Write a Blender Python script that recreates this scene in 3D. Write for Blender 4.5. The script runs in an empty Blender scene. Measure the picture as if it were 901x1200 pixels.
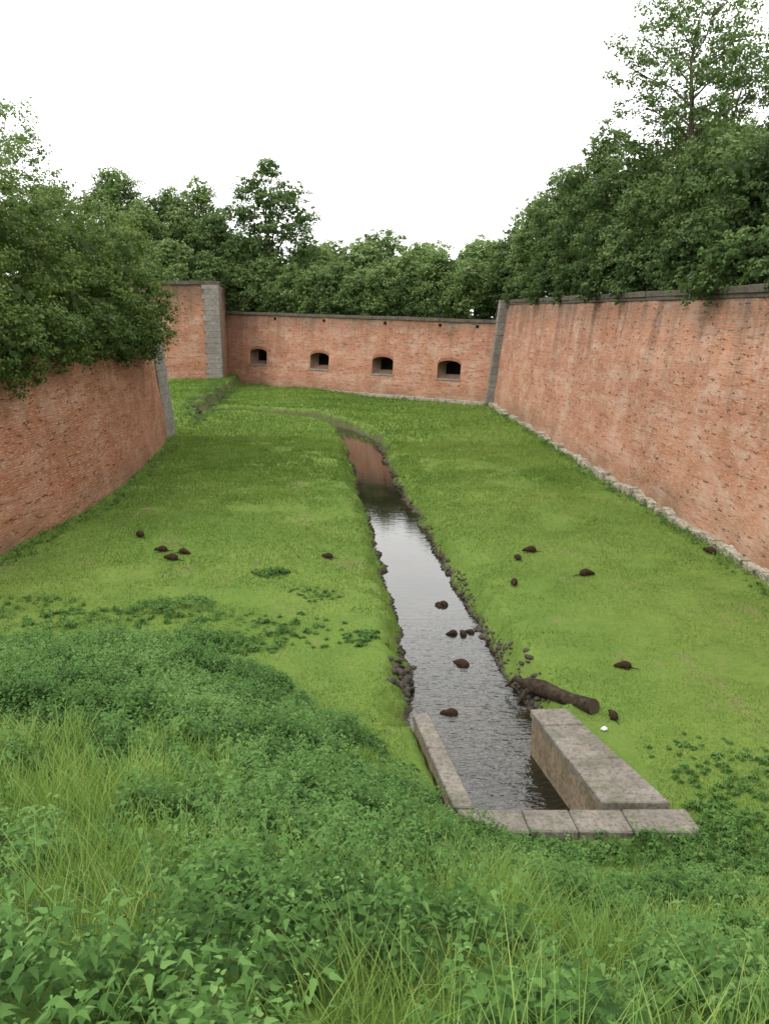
import bpy, bmesh, math, random
import numpy as np
from mathutils import Vector
random.seed(7)
rng=np.random.default_rng(11)
scene=bpy.context.scene
col=scene.collection

# ------------------------------------------------------------------ helpers
_T=np.random.default_rng(5).random((256,256))
def vn(x,y):
    xi=np.floor(x).astype(int); yi=np.floor(y).astype(int)
    fx=x-xi; fy=y-yi
    fx=fx*fx*(3-2*fx); fy=fy*fy*(3-2*fy)
    a=_T[xi%256,yi%256]; b=_T[(xi+1)%256,yi%256]; c=_T[xi%256,(yi+1)%256]; d=_T[(xi+1)%256,(yi+1)%256]
    return (a*(1-fx)+b*fx)*(1-fy)+(c*(1-fx)+d*fx)*fy
def fbm(x,y,s=1.0,o=4,seed=0):
    x=np.asarray(x,float); y=np.asarray(y,float)
    r=0; a=.5; t=0
    for i in range(o):
        r=r+a*vn(x*s+seed*13.7+i*31.1,y*s+seed*7.3+i*17.9); t+=a; a*=.5; s*=2
    return r/t
def ss(t):
    t=np.clip(t,0,1); return t*t*(3-2*t)

def mk(name,V,Fs,mat,parent=None,uv=None,tint=None,smooth=False,link=True):
    V=np.asarray(V,dtype=np.float32)
    if not isinstance(Fs,list): Fs=[Fs]
    Fs=[np.asarray(f,dtype=np.int32) for f in Fs if len(f)]
    me=bpy.data.meshes.new(name)
    me.vertices.add(len(V)); me.vertices.foreach_set('co',V.ravel())
    loops=np.concatenate([f.ravel() for f in Fs])
    tot=np.concatenate([np.full(len(f),f.shape[1],dtype=np.int32) for f in Fs])
    st=np.concatenate([[0],np.cumsum(tot)[:-1]]).astype(np.int32)
    me.loops.add(len(loops)); me.loops.foreach_set('vertex_index',loops)
    me.polygons.add(len(tot)); me.polygons.foreach_set('loop_start',st); me.polygons.foreach_set('loop_total',tot)
    if smooth: me.polygons.foreach_set('use_smooth',np.ones(len(tot),dtype=bool))
    if uv is not None:
        l=me.uv_layers.new(name='UVMap'); l.data.foreach_set('uv',np.asarray(uv,dtype=np.float32)[loops].ravel())
    if tint is not None:
        a=me.attributes.new('tint','FLOAT','POINT'); a.data.foreach_set('value',np.asarray(tint,dtype=np.float32))
    me.update(calc_edges=True); me.validate()
    me.materials.append(mat)
    ob=bpy.data.objects.new(name,me)
    col.objects.link(ob)
    if parent: ob.parent=parent
    return ob
def empty(name,loc=(0,0,0)):
    e=bpy.data.objects.new(name,None); e.location=loc; e.empty_display_size=.3; col.objects.link(e); return e
def tag(o,label=None,cat=None,kind=None,group=None):
    if label: o['label']=label
    if cat: o['category']=cat
    if kind: o['kind']=kind
    if group: o['group']=group
    return o

# ------------------------------------------------------------------ materials
class NT:
    def __init__(s,name):
        s.m=bpy.data.materials.new(name); s.m.use_nodes=True
        s.t=s.m.node_tree; s.n=s.t.nodes; s.l=s.t.links
        s.b=s.n['Principled BSDF']; s.out=s.n['Material Output']
        s.geo=None
    def node(s,ty,**k):
        n=s.n.new(ty)
        for a,b in k.items(): setattr(n,a,b)
        return n
    def link(s,a,b): s.l.new(a,b)
    def pos(s):
        if not s.geo: s.geo=s.node('ShaderNodeNewGeometry')
        return s.geo.outputs['Position']
    def mapv(s,src,scale):
        m=s.node('ShaderNodeMapping'); m.inputs['Scale'].default_value=scale
        s.link(src,m.inputs['Vector']); return m.outputs[0]
    def noise(s,vec,scale,detail=4,rough=.55,out='Fac'):
        n=s.node('ShaderNodeTexNoise'); n.inputs['Scale'].default_value=scale
        n.inputs['Detail'].default_value=detail; n.inputs['Roughness'].default_value=rough
        s.link(vec,n.inputs['Vector']); return n.outputs[out]
    def rng(s,v,a,b,c=0,d=1):
        m=s.node('ShaderNodeMapRange'); m.inputs[1].default_value=a; m.inputs[2].default_value=b
        m.inputs[3].default_value=c; m.inputs[4].default_value=d; s.link(v,m.inputs[0]); return m.outputs[0]
    def math(s,op,a,b):
        m=s.node('ShaderNodeMath',operation=op)
        for i,v in enumerate((a,b)):
            if isinstance(v,(int,float)): m.inputs[i].default_value=v
            else: s.link(v,m.inputs[i])
        return m.outputs[0]
    def mix(s,f,a,b,mode='MIX'):
        m=s.node('ShaderNodeMix',data_type='RGBA',blend_type=mode)
        for i,v in ((0,f),(6,a),(7,b)):
            if isinstance(v,(int,float)): m.inputs[i].default_value=v
            elif isinstance(v,tuple): m.inputs[i].default_value=(*v,1) if len(v)==3 else v
            else: s.link(v,m.inputs[i])
        return m.outputs[2]
    def bump(s,h,dist=.02,strength=1.0):
        b=s.node('ShaderNodeBump'); b.inputs['Distance'].default_value=dist; b.inputs['Strength'].default_value=strength
        s.link(h,b.inputs['Height'])
        s.link(b.outputs[0],s.b.inputs['Normal']); return b.outputs[0]
    def fin(s,c,rough=.85,spec=.3):
        if isinstance(c,tuple): s.b.inputs['Base Color'].default_value=(*c,1)
        else: s.link(c,s.b.inputs['Base Color'])
        s.b.inputs['Roughness'].default_value=rough
        s.b.inputs['Specular IOR Level'].default_value=spec
        return s.m

def brick_mat(name,c1,c2,mortar,H,dark=1.0,pale=.35,pits=.6):
    k=NT(name)
    uvn=k.node('ShaderNodeUVMap'); uv=uvn.outputs[0]
    wob=k.noise(uv,.6,1,out='Color')
    vm=k.node('ShaderNodeVectorMath',operation='MULTIPLY_ADD'); k.link(wob,vm.inputs[0]); vm.inputs[1].default_value=(.1,.08,0); k.link(uv,vm.inputs[2])
    br=k.node('ShaderNodeTexBrick'); k.link(vm.outputs[0],br.inputs['Vector'])
    br.inputs['Scale'].default_value=1; br.inputs['Brick Width'].default_value=.3; br.inputs['Row Height'].default_value=.09
    br.inputs['Mortar Size'].default_value=.014; br.inputs['Mortar Smooth'].default_value=.3; br.inputs['Bias'].default_value=-.1
    br.inputs['Color1'].default_value=(*c1,1); br.inputs['Color2'].default_value=(*c2,1); br.inputs['Mortar'].default_value=(*mortar,1)
    c=br.outputs['Color']
    n1=k.noise(k.mapv(uv,(1,1.5,1)),.24,5,.68)
    c=k.mix(k.rng(n1,.42,.58,0,.6),c,tuple(v*.64 for v in c1))
    n2=k.noise(k.mapv(uv,(1,1.7,1)),.55,6,.78)
    c=k.mix(k.rng(n2,.47,.63,0,pale),c,(.52,.41,.32))
    n3=k.noise(k.mapv(uv,(.3,5.5,1)),1.0,4,.78)
    c=k.mix(k.rng(n3,.52,.66,0,.6),c,tuple(v*.48 for v in c1))
    n4=k.noise(k.mapv(uv,(2.4,8,1)),.8,3,.65)
    pit=k.rng(n4,.61,.67)
    c=k.mix(k.math('MULTIPLY',pit,pits),c,(.07,.043,.03))
    n5=k.noise(k.mapv(uv,(3.3,11,1)),1.3,2,.6)
    c=k.mix(k.rng(n5,.57,.63,0,.45),c,(.58,.39,.27))
    sx=k.node('ShaderNodeSeparateXYZ'); k.link(uv,sx.inputs[0])
    hi=k.rng(sx.outputs[1],H*.35,H*.95,0,1)
    st=k.noise(k.mapv(uv,(.9,.08,1)),1.0,5,.78)
    stm=k.math('MULTIPLY',k.rng(st,.46,.63),hi)
    c=k.mix(k.math('MULTIPLY',stm,.7*dark),c,(.08,.064,.05))
    hi2=k.rng(sx.outputs[1],H-2.0,H,0,.72)
    c=k.mix(k.math('MULTIPLY',hi2,k.rng(n2,.3,.52)),c,(.09,.07,.052))
    lo=k.rng(sx.outputs[1],0,1.5,1,0)
    c=k.mix(k.math('MULTIPLY',lo,k.rng(n1,.35,.6,.1,.7)),c,(.15,.13,.08))
    h=k.math('ADD',k.math('MULTIPLY',br.outputs['Fac'],-.5),k.math('MULTIPLY',pit,-1.5))
    k.bump(h,.05,1)
    return k.fin(c,.95,.06)

def stone_mat(name,a,b,dirt=(.05,.045,.035),scale=1.0,moss=0.0):
    k=NT(name); p=k.pos()
    n=k.noise(p,1.3*scale,4,.65); n2=k.noise(p,9*scale,4,.7); n3=k.noise(p,60,2,.6)
    c=k.mix(k.rng(n,.35,.65),a,b)
    c=k.mix(k.rng(n2,.45,.68,0,.75),c,dirt)
    c=k.mix(k.rng(n3,.4,.7,0,.3),c,tuple(v*.5 for v in a))
    if moss: c=k.mix(k.rng(k.noise(p,2.3,4,.7),.5,.62,0,moss),c,(.045,.065,.018))
    k.bump(n2,.02,.7)
    return k.fin(c,.9,.15)

def leaf_mat(name,dark,mid,light,trans=.3,rough=.6,spec=.12,tc=(.14,.22,.03)):
    k=NT(name)
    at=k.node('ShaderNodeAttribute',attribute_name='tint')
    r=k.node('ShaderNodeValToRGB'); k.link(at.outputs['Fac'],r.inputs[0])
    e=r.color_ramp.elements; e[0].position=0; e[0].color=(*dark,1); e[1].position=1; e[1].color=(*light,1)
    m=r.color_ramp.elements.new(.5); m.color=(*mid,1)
    k.link(r.outputs[0],k.b.inputs['Base Color']); k.b.inputs['Roughness'].default_value=rough; k.b.inputs['Specular IOR Level'].default_value=spec
    tr=k.node('ShaderNodeBsdfTranslucent')
    mx=k.mix(.4,r.outputs[0],tc); k.link(mx,tr.inputs['Color'])
    ms=k.node('ShaderNodeMixShader'); ms.inputs[0].default_value=trans
    k.link(k.b.outputs[0],ms.inputs[1]); k.link(tr.outputs[0],ms.inputs[2]); k.link(ms.outputs[0],k.out.inputs[0])
    return k.m

M={}
M['brick_r']=brick_mat('weathered_pink_brick',(.46,.205,.122),(.37,.155,.09),(.42,.3,.22),8.8,1,.55)
M['brick_l']=brick_mat('weathered_red_brick',(.37,.145,.075),(.28,.102,.053),(.29,.19,.13),7,.85,.3,.5)
M['brick_f']=brick_mat('old_brick',(.46,.2,.12),(.37,.155,.092),(.4,.29,.21),7.6,.85,.55)
M['brick_b']=brick_mat('bastion_brick',(.44,.185,.108),(.35,.14,.08),(.38,.27,.19),9.6,.85,.45)
M['recess']=stone_mat('shade_darkened_brick',(.16,.1,.07),(.1,.065,.045),(.04,.03,.02),2)  # brick colour darkened to paint in the shade inside the embrasures
M['brickarch']=stone_mat('arch_brick',(.34,.155,.095),(.24,.105,.065),(.08,.05,.035),2)
M['coping']=stone_mat('dark_coping_stone',(.13,.11,.09),(.07,.06,.048),(.025,.02,.016),moss=.5)
M['plinth']=stone_mat('pale_plinth_stone',(.46,.41,.34),(.3,.26,.2),(.1,.08,.05),moss=.5)
M['quoin']=stone_mat('grey_quoin_stone',(.26,.24,.21),(.17,.15,.13),(.06,.05,.04))
M['conc']=stone_mat('sluice_stone',(.24,.215,.185),(.155,.137,.115),(.06,.052,.04),1.6,moss=.3)
M['concside']=stone_mat('sluice_wall_stone',(.3,.24,.165),(.19,.15,.1),(.055,.045,.028),1.2,moss=.25)
M['dark']=NT('painted_hole_shade').fin((.008,.007,.006),.95,.1)  # near-black colour painted as the shade inside gun slots and drain holes
M['rock']=stone_mat('dark_gravel',(.1,.09,.072),(.05,.043,.033),(.018,.015,.012),2)
k=NT('bark'); p=k.pos(); n=k.noise(k.mapv(p,(6,6,1.2)),2,4,.7); k.bump(n,.03,.8)
M['bark']=k.fin(k.mix(k.rng(n,.35,.65),(.035,.028,.02),(.12,.098,.072)),.9,.1)
k=NT('log_bark'); p=k.pos(); n=k.noise(p,9,5,.7); k.bump(n,.03,1)
M['logbark']=k.fin(k.mix(k.rng(n,.35,.65),(.015,.011,.008),(.06,.044,.03)),.9,.1)
k=NT('fur'); p=k.node('ShaderNodeTexCoord').outputs['Object']; n=k.noise(k.mapv(p,(30,8,30)),4,4,.7); k.bump(n,.015,1)
M['fur']=k.fin(k.mix(k.rng(n,.35,.65),(.012,.008,.005),(.06,.034,.018)),.8,.15)
k=NT('cut_wood'); p=k.pos(); n=k.noise(p,14,4,.6)
M['cut']=k.fin(k.mix(n,(.04,.03,.02),(.1,.078,.055)),.9,.1)
M['paper']=NT('white_paper').fin((.75,.76,.78),.8,.2)

M['leafR']=leaf_mat('dark_foliage',(.028,.05,.018),(.07,.12,.04),(.135,.195,.075),.38)
M['leafM']=leaf_mat('mid_foliage',(.038,.068,.022),(.094,.155,.05),(.175,.24,.09),.38)
M['leafL']=leaf_mat('light_foliage',(.058,.1,.03),(.135,.21,.065),(.23,.3,.12),.38)
M['leafB']=leaf_mat('evergreen_bush_foliage',(.022,.042,.01),(.064,.112,.025),(.14,.195,.052),.32)
M['nettle']=leaf_mat('nettle_leaf',(.026,.066,.013),(.076,.165,.036),(.17,.285,.082),.28,.6,.12)
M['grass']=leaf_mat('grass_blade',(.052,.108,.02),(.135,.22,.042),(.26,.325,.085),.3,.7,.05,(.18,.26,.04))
M['tall']=leaf_mat('tall_grass',(.055,.12,.02),(.155,.26,.05),(.3,.39,.12),.35,.6,.1,(.2,.32,.05))
M['straw']=leaf_mat('dry_seed_stalk',(.2,.2,.08),(.3,.3,.14),(.42,.4,.22),.2,.7)

# ground
k=NT('lawn'); p=k.pos()
n1=k.noise(p,.16,4,.6); n2=k.noise(p,1.1,5,.7); n3=k.noise(p,9,4,.75); n4=k.noise(p,45,2,.7)
c=k.mix(k.rng(n1,.36,.64),(.105,.175,.034),(.16,.225,.05))
c=k.mix(k.rng(n2,.42,.66,0,.45),c,(.07,.13,.024))
c=k.mix(k.rng(n3,.5,.75,0,.5),c,(.23,.25,.075))
c=k.mix(k.rng(n4,.35,.65,.5,0),c,(.045,.08,.016))
brn=k.rng(k.noise(k.mapv(p,(1,.6,1)),.45,5,.72),.58,.7,0,.65)
c=k.mix(brn,c,(.19,.155,.085))
sn=k.node('ShaderNodeSeparateXYZ'); k.link(k.geo.outputs['Normal'],sn.inputs[0])
sx=k.node('ShaderNodeSeparateXYZ'); k.link(p,sx.inputs[0])
zz=k.math('ADD',sx.outputs[2],k.math('MULTIPLY',k.noise(p,3,3,.7),.5))
mud=k.mix(k.rng(n4,.35,.65),(.03,.025,.018),(.11,.094,.066))
c=k.mix(k.rng(zz,-.22,-.36),c,mud)
up=k.rng(sx.outputs[2],1.5,2.2)
c=k.mix(up,c,k.mix(n2,(.03,.055,.012),(.1,.15,.03)))
stp=k.math('MULTIPLY',k.rng(sn.outputs[2],.8,.6,0,.8),k.rng(sx.outputs[1],40,50))
c=k.mix(stp,c,(.085,.08,.045))
k.bump(n3,.04,.8)
M['lawn']=k.fin(c,.95,.05)

# water
k=NT('stream_water'); p=k.pos()
w1=k.noise(k.mapv(p,(1.0,2.6,1)),1.6,3,.5)
w2=k.noise(k.mapv(p,(2.2,5.5,1)),2.4,2,.5)
sx=k.node('ShaderNodeSeparateXYZ'); k.link(p,sx.inputs[0])
near=k.rng(sx.outputs[1],15,24,1,.05)
h=k.math('MULTIPLY',k.math('ADD',w1,k.math('MULTIPLY',w2,.5)),near)
k.bump(h,.06,.75)
c=k.mix(k.rng(k.noise(p,.7,4),.4,.65),(.01,.009,.005),(.026,.02,.012))
k.b.inputs['IOR'].default_value=1.58
M['water']=k.fin(c,.015,.5)

# ------------------------------------------------------------------ ground height
SLy=[11.3,11.5,14.65,14.9,16.46,17.82,19.04,21.64,24.55,28.27,33.2,40.04,48.63,56.5,58]
SLx=[1.3,1.27,.72,.55,.6,.56,.56,.4,.16,-.22,-.66,-1.36,-2.2,-2.96,-3.4]
SRy=[11.3,11.5,14.65,14.9,16.34,17.29,18.53,20.12,22.65,25.83,29.37,33.93,39.04,47.19,54.2,58]
SRx=[4.0,3.96,3.2,3.1,3.2,3.12,2.92,2.72,2.42,2.12,1.84,1.4,.75,.05,-.6,-1.6]
FX=[-30,-12,-6,-2.4,-.35,.7,1.5,2.2,6,12,30]; FY=[17,18,18.5,17,14.3,12.6,11.3,10.6,10.5,10.5,10.5]
BEND=[(-2.2,56.5),(-3.3,59.4),(-5.5,62.4),(-8.4,64.6),(-11.2,65.6),(-13.3,65.8),(-14.2,65.6)]
def seg(px,py,a,b):
    dx,dy=b[0]-a[0],b[1]-a[1]; t=np.clip(((px-a[0])*dx+(py-a[1])*dy)/(dx*dx+dy*dy),0,1)
    return np.hypot(px-a[0]-t*dx,py-a[1]-t*dy)
def chan(x,y):
    L=np.interp(y,SLy,SLx); R=np.interp(y,SRy,SRx)
    wob=((fbm(x,y,1.2,3,3)-.5)*.6+(fbm(x,y,3.5,2,13)-.5)*.35)*ss((y-15)/1)
    d=np.maximum(L-x,x-R)+wob
    d=np.maximum(d,11.42-y); d=np.maximum(d,(y-57))
    for i in range(len(BEND)-1):
        d=np.minimum(d,seg(x,y,BEND[i],BEND[i+1])-.85+wob*.6)
    return d
Z0=6.0
def slope(x,y):
    f=np.interp(x,FX,FY); t=np.clip((y-1.2)/(f-1.2),0,1)
    return Z0*(1-t)**1.22
def g(x,y):
    x=np.asarray(x,float); y=np.asarray(y,float)
    d=chan(x,y)
    s=slope(x,y)
    lawn=(fbm(x,y,.35,4,1)-.5)*.34+s+(fbm(x,y,1.3,3,2)-.5)*.4*ss(s/1.0)
    lawn=lawn+.3*ss((-x-.5)/5)*(y>10)
    edge=-13.6-.06*(y-58)+(fbm(x,y,.7,3,4)-.5)*2.0
    lawn=lawn+1.0*ss((edge-x)/.5)*ss((y-55)/8)
    bw=np.where(y<14.75,.14,.5)
    zb=-.72-np.minimum(.45,np.maximum(0,-d)*1.6)
    z=np.where(d<0,zb,-.72+(lawn+.72)*ss(d/bw*.6+.12)**.8)
    z=np.where((d>=0)&(d/bw*.6+.12>=1),lawn,z)
    far=ss((np.hypot(x,y-40)-110)/60)
    return z*(1-far)
def axis(parts):
    r=[]
    for a,b,s in parts: r+=list(np.arange(a,b,s))
    return np.array(r+[parts[-1][1]])
gx=axis([(-900,-100,100),(-100,-30,7),(-30,-18,.6),(-18,-12,.18),(-12,-4,.25),(-4,6,.11),(6,14,.3),(14,30,1),(30,100,7),(100,900,100)])
gy=axis([(-300,-20,40),(-20,1,1),(1,11,.2),(11,25,.13),(25,85,.25),(85,91,.5),(91,130,4),(130,900,70)])
X,Y=np.meshgrid(gx,gy); Z=g(X,Y)
nx,ny=len(gx),len(gy)
V=np.stack([X.ravel(),Y.ravel(),Z.ravel()],1)
i=np.arange(nx*ny).reshape(ny,nx)
F=np.stack([i[:-1,:-1].ravel(),i[:-1,1:].ravel(),i[1:,1:].ravel(),i[1:,:-1].ravel()],1)
tag(mk('ground',V,F,M['lawn'],smooth=True),'grassy floor and bank of the dry moat','ground','structure')

wy=np.concatenate([np.arange(11.45,57,.5),[57]])
wl=np.interp(wy,SLy,SLx)-np.where(wy<14.8,.05,.45); wr=np.interp(wy,SRy,SRx)+np.where(wy<14.8,.05,.45)
V=[];F=[]
for a,l,r in zip(wy,wl,wr): V+= [(l,a,-.65),(r,a,-.65)]
for j in range(len(wy)-1): F.append((2*j,2*j+1,2*j+3,2*j+2))
wb=len(V)
V+=[(wl[-1],57,-.65),(wr[-1],57,-.65)]
for a in BEND[1:]: V+=[(a[0]-.9,a[1]-1.1,-.65),(a[0]+.7,a[1]+1.1,-.65)]
for j in range(len(BEND)-1): F.append((wb+2*j,wb+2*j+1,wb+2*j+3,wb+2*j+2))
tag(mk('water',V,np.array(F),M['water']),'narrow dark stream reflecting pale sky','water','structure')

# ------------------------------------------------------------------ walls
def resample(path,step):
    out=[path[0]]
    for a,b in zip(path[:-1],path[1:]):
        n=max(1,int(math.dist(a,b)/step))
        for j in range(1,n+1): out.append((a[0]+(b[0]-a[0])*j/n,a[1]+(b[1]-a[1])*j/n))
    return out
def normals(P,side):
    P=np.array(P); T=np.gradient(P,axis=0); T/=np.linalg.norm(T,axis=1)[:,None]
    return np.stack([-T[:,1],T[:,0]],1)*side    # outward (away from moat)
def wall(name,path,zb,zt,batter,side,mat,parent,step=.5,thick=1.2,rough=.05,seed=0):
    P=resample(path,step); N=normals(P,side); P=np.array(P)
    S=np.concatenate([[0],np.cumsum(np.linalg.norm(np.diff(P,axis=0),axis=1))]); t=S/S[-1]
    rows=22
    V=[];UV=[]
    for r in range(rows+1):
        f=r/rows
        z=zb(t)+(zt(t)-zb(t))*f
        n=(fbm(S,np.full_like(S,f*8),.5,4,seed)-.5)*2*rough
        off=batter*f+n
        q=P+N*off[:,None]
        V.append(np.stack([q[:,0],q[:,1],z],1)); UV.append(np.stack([S,z],1))
    q=P+N*(batter+thick); V.append(np.stack([q[:,0],q[:,1],zt(t)],1)); UV.append(np.stack([S,zt(t)+thick],1))
    V.append(np.stack([q[:,0],q[:,1],zb(t)],1)); UV.append(np.stack([S,zb(t)],1))
    m=len(P); V=np.concatenate(V); UV=np.concatenate(UV)
    i=np.arange(len(V)).reshape(-1,m)
    F=np.stack([i[:-1,:-1].ravel(),i[:-1,1:].ravel(),i[1:,1:].ravel(),i[1:,:-1].ravel()],1)
    mk(name,V,F,mat,parent,uv=UV)
def boxes(name,items,mat,parent,bev=.02):
    bm=bmesh.new()
    for b in items:
        v=[bm.verts.new(c) for c in b]
        for f in ((3,2,1,0),(4,5,6,7),(0,1,5,4),(1,2,6,5),(2,3,7,6),(3,0,4,7)): bm.faces.new([v[j] for j in f])
    bmesh.ops.recalc_face_normals(bm,faces=bm.faces)
    if bev: bmesh.ops.bevel(bm,geom=list(bm.edges),offset=bev,segments=1,affect='EDGES',profile=.5)
    me=bpy.data.meshes.new(name); bm.to_mesh(me); bm.free(); me.materials.append(mat)
    o=bpy.data.objects.new(name,me); col.objects.link(o); o.parent=parent; return o
def strip(name,path,zlo,zhi,o0,o1,side,mat,parent,L=1.3,jit=.02,seed=1,gap=.012,drop=0):
    r=random.Random(seed); P=resample(path,L); N=normals(P,side); items=[]
    n=len(P)
    for j in range(n-1):
        if r.random()<drop: continue
        a,b=Vector(P[j]),Vector(P[j+1]); d=(b-a).normalized(); a2=a+d*gap; b2=b-d*gap
        na,nb=Vector(N[j]),Vector(N[j+1]); t0,t1=j/(n-1),(j+1)/(n-1)
        e=r.uniform(-jit,jit); h=r.uniform(-jit,jit)*.8
        A0=a2+na*(o0+e);A1=a2+na*o1;B0=b2+nb*(o0+e);B1=b2+nb*o1
        items.append([(A0.x,A0.y,zlo(t0)),(B0.x,B0.y,zlo(t1)),(B1.x,B1.y,zlo(t1)),(A1.x,A1.y,zlo(t0)),
                      (A0.x,A0.y,zhi(t0)+h),(B0.x,B0.y,zhi(t1)+h),(B1.x,B1.y,zhi(t1)+h),(A1.x,A1.y,zhi(t0)+h)])
    return boxes(name,items,mat,parent,.025)
def pier(name,cx,cy,ang,w0,d0,z0,z1,bat,mat,parent,seed=0,alt=.86):
    r=random.Random(seed); items=[]; z=z0; c,s=math.cos(ang),math.sin(ang); kx=0
    while z<z1-.05:
        h=min(r.uniform(.42,.6),z1-z); w=w0*(1.0 if kx%2 else alt); d=d0*(.94 if kx%2 else 1); kx+=1
        def cor(u,v,zz):
            f=(zz-z0)/(z1-z0); return (cx+(w0-u)*c-v*s+bat[0]*f, cy+(w0-u)*s+v*c+bat[1]*f, zz)
        e=r.uniform(-.015,.015)
        items.append([cor(0,e,z),cor(w,e,z),cor(w,d,z),cor(0,d,z),cor(0,e,z+h-.012),cor(w,e,z+h-.012),cor(w,d,z+h-.012),cor(0,d,z+h-.012)])
        z+=h
    return boxes(name,items,mat,parent,.02)
K=lambda v:(lambda t:v+0*t)

rw=empty('brick_wall',(11.5,30,0)); tag(rw,'long pinkish brick fortress wall with dark stone coping','wall')
RP=[(13.9,-16),(9.18,70.3)]
wall('brickwork',RP,K(-.3),K(8.5),1.1,-1,M['brick_r'],rw,step=.6,rough=.08,seed=3)
strip('coping',RP,K(8.56),K(8.82),.98,2.4,-1,M['coping'],rw,1.6,.03,5)
strip('string_course',RP,K(8.4),K(8.56),1.03,1.3,-1,M['coping'],rw,2.1,.01,6)
strip('plinth',RP,K(-.4),lambda t:.24+.07*np.sin(t*130)+.04*np.sin(t*311),-.28,.3,-1,M['plinth'],rw,.42,.08,7,gap=.004,drop=.05)
pier('quoin',8.62,69.6,0,1.4,1.4,-.3,8.8,(1.05,0),M['quoin'],rw,3,1.0)

fw=empty('brick_wall',(-4,79.5,0)); tag(fw,'brick wall pierced by four arched gun embrasures','wall')
A=np.array([-18.6,90.05]);B=np.array([9.3,69.93]); A0=np.array([-16.93,88.85]); B0=np.array([8.96,70.17])
D=(B-A)/np.linalg.norm(B-A); Lw=np.linalg.norm(B-A); Nf=np.array([-D[1],D[0]])
if Nf[1]<0: Nf=-Nf
def ftop(s): return 7.62-.75*s/Lw
def toS(t): return float(np.dot(A0+(B0-A0)*t-A,D))
emb=[(toS(.136),3.25),(toS(.398),3.1),(toS(.640),2.95),(toS(.868),2.85)]
EW,EH=2.4,1.6
bat=.75
def fp(s,z,dep=0.0):
    q=A+D*s+Nf*(bat*z/7.6+dep); return (q[0],q[1],z)
br=set(np.round(np.arange(0,Lw,.5),3)); br.add(Lw)
for c,z in emb:
    br={b for b in br if not (c-EW/2-.12<b<c+EW/2+.12)}
    for j in range(9): br.add(c-EW/2+EW*j/8)
br=sorted(br)
V=[];F=[];UV=[]
def arch(c,z,s):
    u=(s-c)/(EW/2); return z+EH/2-.5+.5*math.sqrt(max(0,1-u*u*.9))
def addp(s,z,dep=0): V.append(fp(s,z,dep)); UV.append((s,z)); return len(V)-1
def quadcol(s0,s1,za0,za1,zb0,zb1):
    n=max(1,int((min(zb0,zb1)-max(za0,za1))/.6))
    for j in range(n):
        f0,f1=j/n,(j+1)/n
        F.append([addp(s0,za0+(zb0-za0)*f0),addp(s1,za1+(zb1-za1)*f0),addp(s1,za1+(zb1-za1)*f1),addp(s0,za0+(zb0-za0)*f1)])
for s0,s1 in zip(br[:-1],br[1:]):
    hit=None
    for c,z in emb:
        if c-EW/2-1e-6<=s0 and s1<=c+EW/2+1e-6: hit=(c,z)
    if hit:
        c,z=hit
        quadcol(s0,s1,-.3,-.3,z-EH/2,z-EH/2)
        quadcol(s0,s1,arch(c,z,s0),arch(c,z,s1),ftop(s0),ftop(s1))
    else: quadcol(s0,s1,-.3,-.3,ftop(s0),ftop(s1))
for s0,s1 in zip(br[:-1],br[1:]):
    a=addp(s0,ftop(s0));b=addp(s1,ftop(s1));c_=addp(s1,ftop(s1),1.8);d_=addp(s0,ftop(s0),1.8)
    F.append([a,b,c_,d_]); e=addp(s1,-.3,1.8); f_=addp(s0,-.3,1.8); F.append([d_,c_,e,f_])
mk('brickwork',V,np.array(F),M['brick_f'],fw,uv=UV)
for c,z in emb:
    VV=[];FF=[]
    outer=[];inner=[]
    for j in range(9):
        s=c-EW/2+EW*j/8; outer.append((s,arch(c,z,s)))
    outer+= [(c+EW/2,z-EH/2),(c-EW/2,z-EH/2)]
    for s,zz in outer: inner.append((c+(s-c)*.7,z+.1+(zz-z)*.7))
    for s,zz in outer: VV.append(fp(s,zz,.0))
    for s,zz in inner: VV.append(fp(s,zz,.9))
    n=len(outer)
    for j in range(n): FF.append([j,(j+1)%n,n+(j+1)%n,n+j])
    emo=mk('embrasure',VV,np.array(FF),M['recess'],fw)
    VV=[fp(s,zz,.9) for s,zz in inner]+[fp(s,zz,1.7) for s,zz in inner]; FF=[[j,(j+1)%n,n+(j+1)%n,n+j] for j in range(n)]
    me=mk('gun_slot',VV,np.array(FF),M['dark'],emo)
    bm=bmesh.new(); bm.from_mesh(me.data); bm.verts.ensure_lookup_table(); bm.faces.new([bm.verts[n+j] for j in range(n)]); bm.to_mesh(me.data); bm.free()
    items=[[fp(c-EW/2-.1,z-EH/2-.14,-.07),fp(c+EW/2+.1,z-EH/2-.14,-.07),fp(c+EW/2+.1,z-EH/2-.14,.3),fp(c-EW/2-.1,z-EH/2-.14,.3),
            fp(c-EW/2-.1,z-EH/2,-.07),fp(c+EW/2+.1,z-EH/2,-.07),fp(c+EW/2+.1,z-EH/2+.01,.3),fp(c-EW/2-.1,z-EH/2+.01,.3)]]
    boxes('sill',items,M['quoin'],emo,.02)
    items=[]
    for j in range(16):
        s0=c-EW/2+EW*j/16+.008; s1=c-EW/2+EW*(j+1)/16-.008
        a0,a1=arch(c,z,s0),arch(c,z,s1)
        items.append([fp(s0,a0,-.04),fp(s1,a1,-.04),fp(s1,a1,.12),fp(s0,a0,.12),fp(s0,a0+.26,-.04),fp(s1,a1+.26,-.04),fp(s1,a1+.26,.12),fp(s0,a0+.26,.12)])
    boxes('arch',items,M['brickarch'],emo,.0)
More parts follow.
